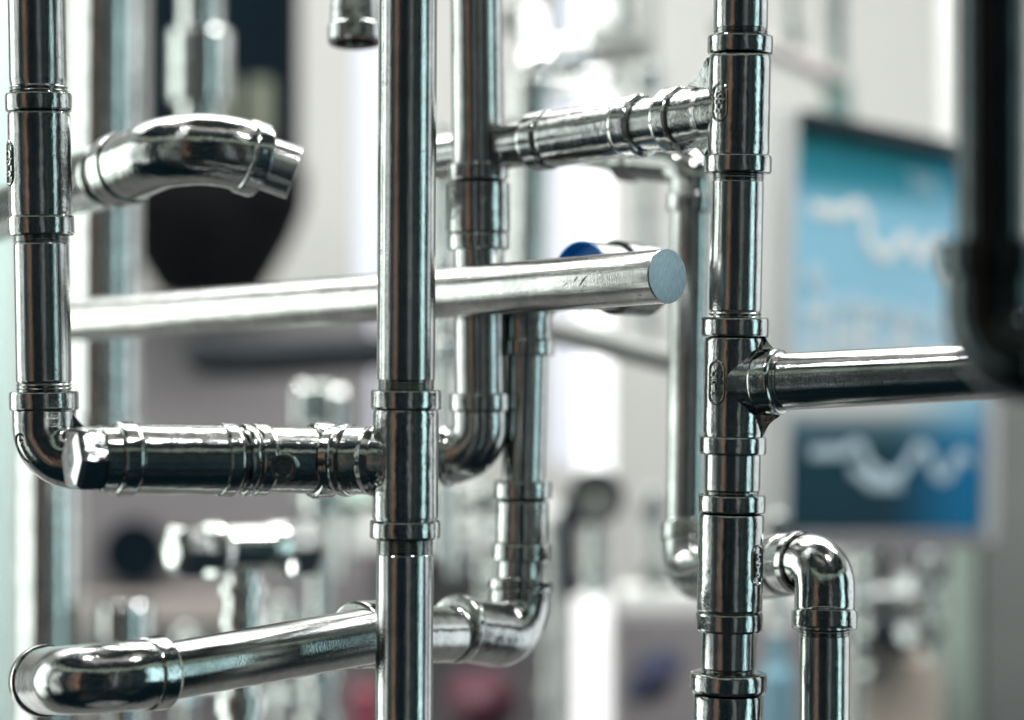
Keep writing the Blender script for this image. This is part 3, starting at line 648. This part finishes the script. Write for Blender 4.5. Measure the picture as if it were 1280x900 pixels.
clutter('thin shiny pipe with nuts, at the top just right of the slim riser', 690, -200, 118, 2.4, 11, 3, stub=40)
clutter('stubby shiny pipe with side stubs, high up beside the brilliant lamp tube', 776, -200, 96, 2.3, 10, 5, stub=-36)
clutter('shiny pipe with collars rising right of the brilliant tube, under the upper branch', 806, 205, 420, 2.5, 9, 9)
clutter('thin greenish pipe with collars behind the left riser foot', 37, 618, 1200, 2.0, 8, 11, mt=SATIN)
clutter('shiny upright pipe with nuts behind the low slanting run, near the valve', 352, 745, 1200, 2.0, 12, 13, stub=30)
clutter('knuckled shiny pipe right of the low lamp tube, behind the drop pipe', 815, 610, 740, 2.3, 9, 17, stub=28)
clutter('short chrome pipe with collars under the poster edge, left of the pump fittings', 1068, 676, 1200, 2.15, 9, 19, stub=26)
clutter('bright chrome pipe under the poster, right of the pump fittings', 1162, 690, 830, 2.2, 9, 23, stub=-30)
clutter('bright pipe with nuts between the right riser and its lower bend', 972, 640, 780, 1.9, 10, 29)
clutter('shiny pipe with collars showing between centre riser and foot elbow of the riser behind', 572, 600, 720, 2.0, 9, 31, stub=36)
clutter('blurred chrome pipe at the bottom centre, left of the low lamp tube', 690, 640, 1200, 2.3, 10, 37, mt=SATIN)
def level(label, y, x0, x1, z, r0, seed, mt=None, slope=0):
    rr = random.Random(seed); rt = thing('pipe', label, 'pipe', P(x0, y, z), 'background pipes'); mt = mt or CHROME
    A_, B_ = (x0, y, z), (x1, y + slope, z)
    bpipe(rt, 'tube', A_, B_, [(x0, r0 * .7), (x0 + 2, r0), (x1 - 2, r0), (x1, r0 * .7)], 'x', mt=mt, cap0=True, cap1=True)
    x = x0 + rr.uniform(4, 16)
    while x < x1 - 24:
        h = rr.uniform(12, 28); hx = rr.random() < .4
        bpipe(rt, 'nut' if hx else 'collar', A_, B_, [(x, r0), (x + 2, r0 * 1.6), (x + h, r0 * 1.6), (x + h + 2, r0)], 'x', mt=mt, poly=6 if hx else 0, cap0=True, cap1=True); x += h + rr.uniform(14, 50)
level('dull greenish level pipe with collars behind the tee of the centre riser', 624, 372, 640, 2.2, 13, 3, mt=plain('dull_green_steel', (.28, .36, .31), .3, .3, 20, metallic=.7))
level('bluish level pipe with nuts at the top, just above the upper branch', 98, 694, 812, 2.4, 9, 4)
level('grey level pipe with collars low behind the short capped pipe', 858, 100, 280, 2.3, 9, 6, mt=SATIN)
level('shiny level pipe with nuts under the poster, running right behind the lower bend', 742, 1050, 1180, 2.25, 9, 8)
level('dark level pipe low down under the pump fittings', 796, 1048, 1172, 2.2, 12, 10, mt=DARKM)
clutter('thin shiny pipe with collars low down, between the short capped pipe and the valve', 232, 782, 1200, 2.1, 10, 41, stub=26)
clutter('slim pipe with nuts under the thick black tube, just left of the centre riser', 430, 560, 720, 2.2, 8, 43, mt=SATIN)
clutter('small shiny pipe with nuts behind the foot elbow, under the grey counter top', 610, 636, 800, 2.4, 9, 47, stub=24)
clutter('slim dark pipe with collars left of the gauge, above the low lamp tube', 712, 620, 745, 2.3, 11, 53, mt=DARKM)
clutter('slim shiny pipe at the top right, between the right riser and pinkish pipe', 990, -200, 70, 2.4, 9, 59)
bm = bmnew(); pbox(bm, 772, 770, 1056, 1250, 2.75, .2); o = part('wall_panel', bm, MAUVE, bevel=.008); tag(o, 'grey mauve panel added over the pale wall under the white rail at the lower right', 'wall_panel')  # added panel that darkens the wall below the rail
# maroon and violet bundles
bm = bmnew(); bmesh.ops.create_icosphere(bm, subdivisions=4, radius=1)
for v in bm.verts:
    q = v.co.copy(); f = 1 + .12 * math.sin(5 * q.x + 2) * math.cos(4 * q.z); v.co = P(600, 878, 2.4) + Vector((q.x * 46 * 2.4 * S * f, q.y * .09, q.z * 42 * 2.4 * S * f))
o = part('bag', bm, MAROON); tag(o, 'maroon bag under the foot elbow at the bottom centre', 'bag')
bm = bmnew(); pbox(bm, 436, 862, 476, 1200, 2.6, .1); o = part('bottle', bm, plain('red_brown', (.20, .05, .07), .4), bevel=.02); tag(o, 'dull red upright bottle just left of the centre riser foot', 'bottle')
bm = bmnew(); bmesh.ops.create_icosphere(bm, subdivisions=4, radius=1)
for v in bm.verts:
    q = v.co.copy(); f = 1 + .15 * math.sin(4 * q.x + 1) * math.cos(5 * q.z); v.co = P(818, 846, 2.6) + Vector((q.x * 30 * 2.6 * S * f + q.z * .02, q.y * .07, q.z * 34 * 2.6 * S * f))
o = part('cloth', bm, PURPLE); tag(o, 'crumpled navy violet cloth right of the low lamp tube', 'cloth')

# ------------------------------------------------------------------ poster board
TL, BL, BR = P(992, 156, 2.0), P(980, 664, 2.0), P(1224, 664, 2.21)
U, V = (BR - BL), (TL - BL); W, Hh = U.length, V.length; Nn = U.cross(V).normalized()
if Nn.y > 0: Nn = -Nn
def Q(u, v, d=0): return BL + U * u + V * v + Nn * d
rP = thing('poster', 'blue framed poster with white script hanging behind the right branch', 'poster', Q(.5, 0))
def slab(bm, u0, v0, u1, v1, d0, d1):
    f = [bm.verts.new(Q(u, v, d1)) for u, v in ((u0, v0), (u1, v0), (u1, v1), (u0, v1))]; g = [bm.verts.new(Q(u, v, d0)) for u, v in ((u0, v0), (u1, v0), (u1, v1), (u0, v1))]
    bm.faces.new(f); bm.faces.new(g[::-1])
    for i in range(4): j = (i + 1) % 4; bm.faces.new((f[i], f[j], g[j], g[i]))
m, t_, b = mat('poster_print'); n, l = t_.nodes, t_.links
uvn = n.new('ShaderNodeTexCoord'); sp = n.new('ShaderNodeSeparateXYZ'); l.new(uvn.outputs['UV'], sp.inputs[0])
def rmp(fac, st):
    r_ = n.new('ShaderNodeValToRGB'); cr = r_.color_ramp
    while len(cr.elements) < len(st): cr.elements.new(.5)
    for e, (p_, c_) in zip(cr.elements, st): e.position = p_; e.color = (*c_, 1)
    l.new(fac, r_.inputs[0]); return r_.outputs[0]
lft = rmp(sp.outputs[1], [(0, (.006, .035, .055)), (.2, (.007, .045, .065)), (.26, (.08, .15, .19)), (.30, (.6, .6, .58)), (.42, (.55, .66, .74)), (.55, (.30, .56, .72)), (.8, (.26, .52, .68)), (.88, (.025, .22, .30)), (1, (.01, .17, .19))])
rgt = rmp(sp.outputs[1], [(0, (.004, .14, .30)), (.22, (.005, .17, .36)), (.30, (.25, .48, .62)), (.42, (.50, .65, .74)), (.7, (.30, .56, .72)), (.84, (.22, .46, .60)), (.93, (.02, .26, .42)), (1, (.02, .20, .30))])
mxn = n.new('ShaderNodeMix'); mxn.data_type = 'RGBA'; sm = n.new('ShaderNodeMapRange'); sm.interpolation_type = 'SMOOTHSTEP'; l.new(sp.outputs[0], sm.inputs[0]); sm.inputs[1].default_value = .45; sm.inputs[2].default_value = .95
l.new(sm.outputs[0], mxn.inputs[0]); l.new(lft, mxn.inputs[6]); l.new(rgt, mxn.inputs[7]); l.new(mxn.outputs[2], b.inputs['Base Color']); b.inputs['Roughness'].default_value = .65; b.inputs['Specular IOR Level'].default_value = .1
bm = bmnew(); slab(bm, 0, 0, 1, 1, -.006, .004); uvl = bm.loops.layers.uv.verify()
for f in bm.faces:
    for lp in f.loops: q = lp.vert.co - BL; lp[uvl].uv = (q.dot(U) / W ** 2, q.dot(V) / Hh ** 2)
part('print', bm, m, rP)
bm = bmnew(); slab(bm, -.12, -.03, -.012, 1.03, -.02, .012); part('frame_post', bm, ALU, rP, bevel=.003)
bm = bmnew(); slab(bm, 1.002, -.03, 1.06, 1.0, -.02, .012); part('frame_post', bm, ALU, rP, bevel=.003)
bm = bmnew(); slab(bm, 0.0, 1.002, 1.0, 1.035, -.02, .02); part('top_bar', bm, DARKM, rP, bevel=.003)
bm = bmnew(); slab(bm, 0.0, -.045, 1.0, -.002, -.02, .012); part('bottom_bar', bm, MAUVE, rP, bevel=.003)
def script(name, strokes, rad, mt):
    bm = bmnew()
    for st in strokes:
        ps = [Q(u, v, .005) for u, v in st]
        pth = Path(ps, .02); sweep(bm, pth, [(0, rad), (pth.len, rad)], seg=10, cap0=True, cap1=True)
    for v_ in bm.verts: h_ = (v_.co - BL).dot(Nn); v_.co += Nn * ((h_ - .005) * .12 + .005 - h_)
    return part(name, bm, mt, rP)
wv = [[(.08, .80), (.22, .80), (.30, .83), (.36, .80), (.34, .75), (.44, .70), (.52, .75), (.56, .79), (.60, .72), (.66, .71), (.68, .78), (.74, .76), (.78, .68), (.88, .67), (.90, .72), (.98, .66)]]
script('script', wv, .0085, WHITE)
wv = [[(.10, .195), (.26, .20), (.34, .23), (.38, .17), (.50, .13), (.58, .17), (.64, .23), (.72, .20), (.70, .14), (.82, .15), (.84, .22), (.93, .19)], [(.30, .16), (.40, .12), (.55, .12)]]
script('script', wv, .0075, SOFT)
script('script', [[(.14, .64), (.08, .66), (.07, .62), (.15, .60), (.16, .56), (.06, .55)], [(.2, .55), (.25, .60), (.29, .55), (.34, .60), (.39, .55), (.46, .59), (.50, .54), (.58, .58), (.64, .54), (.72, .57), (.8, .53), (.9, .56)]], .007, SOFT)
def block(name, body, u, v, sz, mt):
    cu = bpy.data.curves.new('ink', 'FONT'); cu.body = body; cu.size = 1; to = bpy.data.objects.new('ink', cu); COL.objects.link(to)
    me = bpy.data.meshes.new_from_object(to.evaluated_get(bpy.context.evaluated_depsgraph_get())); bm = bmnew()
    vs = [bm.verts.new(Q(u + p.co.x * sz / W, v + p.co.y * sz / Hh, .006)) for p in me.vertices]
    for f in me.polygons: bm.faces.new([vs[i] for i in f.vertices])
    bpy.data.objects.remove(to); part(name, bm, mt, rP)
block('lettering', 'THE A', .05, .435, .085, WHITE)
block('lettering', 'THE', .55, .885, .035, SOFT)

# ------------------------------------------------------------------ lower right machine, box and column
r = thing('machine', 'cluster of small blurred pump fittings under the poster at the lower right', 'machine', P(1120, 1200, 2.3))
bm = bmnew(); pbox(bm, 1062, 770, 1150, 822, 2.36, .1); part('body', bm, GREYG, r, bevel=.01)
bpipe(r, 'motor', (1110, 700, 2.3), (1190, 705, 2.3), [(1122, 20), (1122, 34), (1168, 34), (1172, 24), (1182, 22)], 'x', mt=plain('motor_grey', (.16, .15, .16), .4), cap0=True, cap1=True)
bpipe(r, 'nozzle', (1070, 752, 2.2), (1160, 752, 2.2), [(1070, 12), (1090, 12), (1092, 18), (1118, 18), (1120, 12), (1126, 12), (1128, 15), (1146, 15)], 'x', cap0=True, cap1=True)
bpipe(r, 'pipe', (1086, 672, 2.3), (1086, 800, 2.3), [(676, 13), (720, 13), (722, 9), (800, 9)], cap0=True)
bpipe(r, 'pipe', (1104, 672, 2.32), (1108, 800, 2.32), [(664, 8), (800, 8)], cap0=True, mt=DARKM)
bpipe(r, 'hose', (1080, 800, 2.3), (1170, 770, 2.3), [(1062, 10), (1165, 10)], 'x', mt=BLACK, cap0=True, cap1=True)
bm = bmnew(); pbox(bm, 1062, 826, 1178, 1200, 2.4, .2); o = part('box', bm, BEIGE, bevel=.006); tag(o, 'plain beige box standing at the lower right under the pump fittings', 'box')
r = thing('column', 'grey column with a pale greenish edge at the right edge below the branch', 'column', P(1240, 1200, 2.5))
bm = bmnew(); pbox(bm, 1222, 470, 1520, 1300, 2.5, .3); part('body', bm, GREYG, r, bevel=.01)
bm = bmnew(); pbox(bm, 1196, 470, 1221, 1300, 2.49, .3); part('edge', bm, GREEN, r, bevel=.008)
bm = bmnew(); pbox(bm, 1180, -300, 1200, 440, 2.5, .05); o = part('post', bm, WHITE, bevel=.006); tag(o, 'slim white post beside the near riser at the upper right', 'post')
r = thing('bottle', 'small blue-grey bottle between the right riser and its lower bend', 'bottle', P(972, 900, 2.0))
bpipe(r, 'body', (972, 760, 2.0), (972, 1100, 2.0), [(790, 10), (800, 12), (830, 14), (845, 22), (1100, 22)], mt=plain('blue_grey_glass', (.18, .34, .42), .2), cap0=True)
bpipe(r, 'cap', (972, 760, 2.0), (972, 1100, 2.0), [(765, 13), (790, 14), (792, 8)], mt=WHITE, cap0=True)
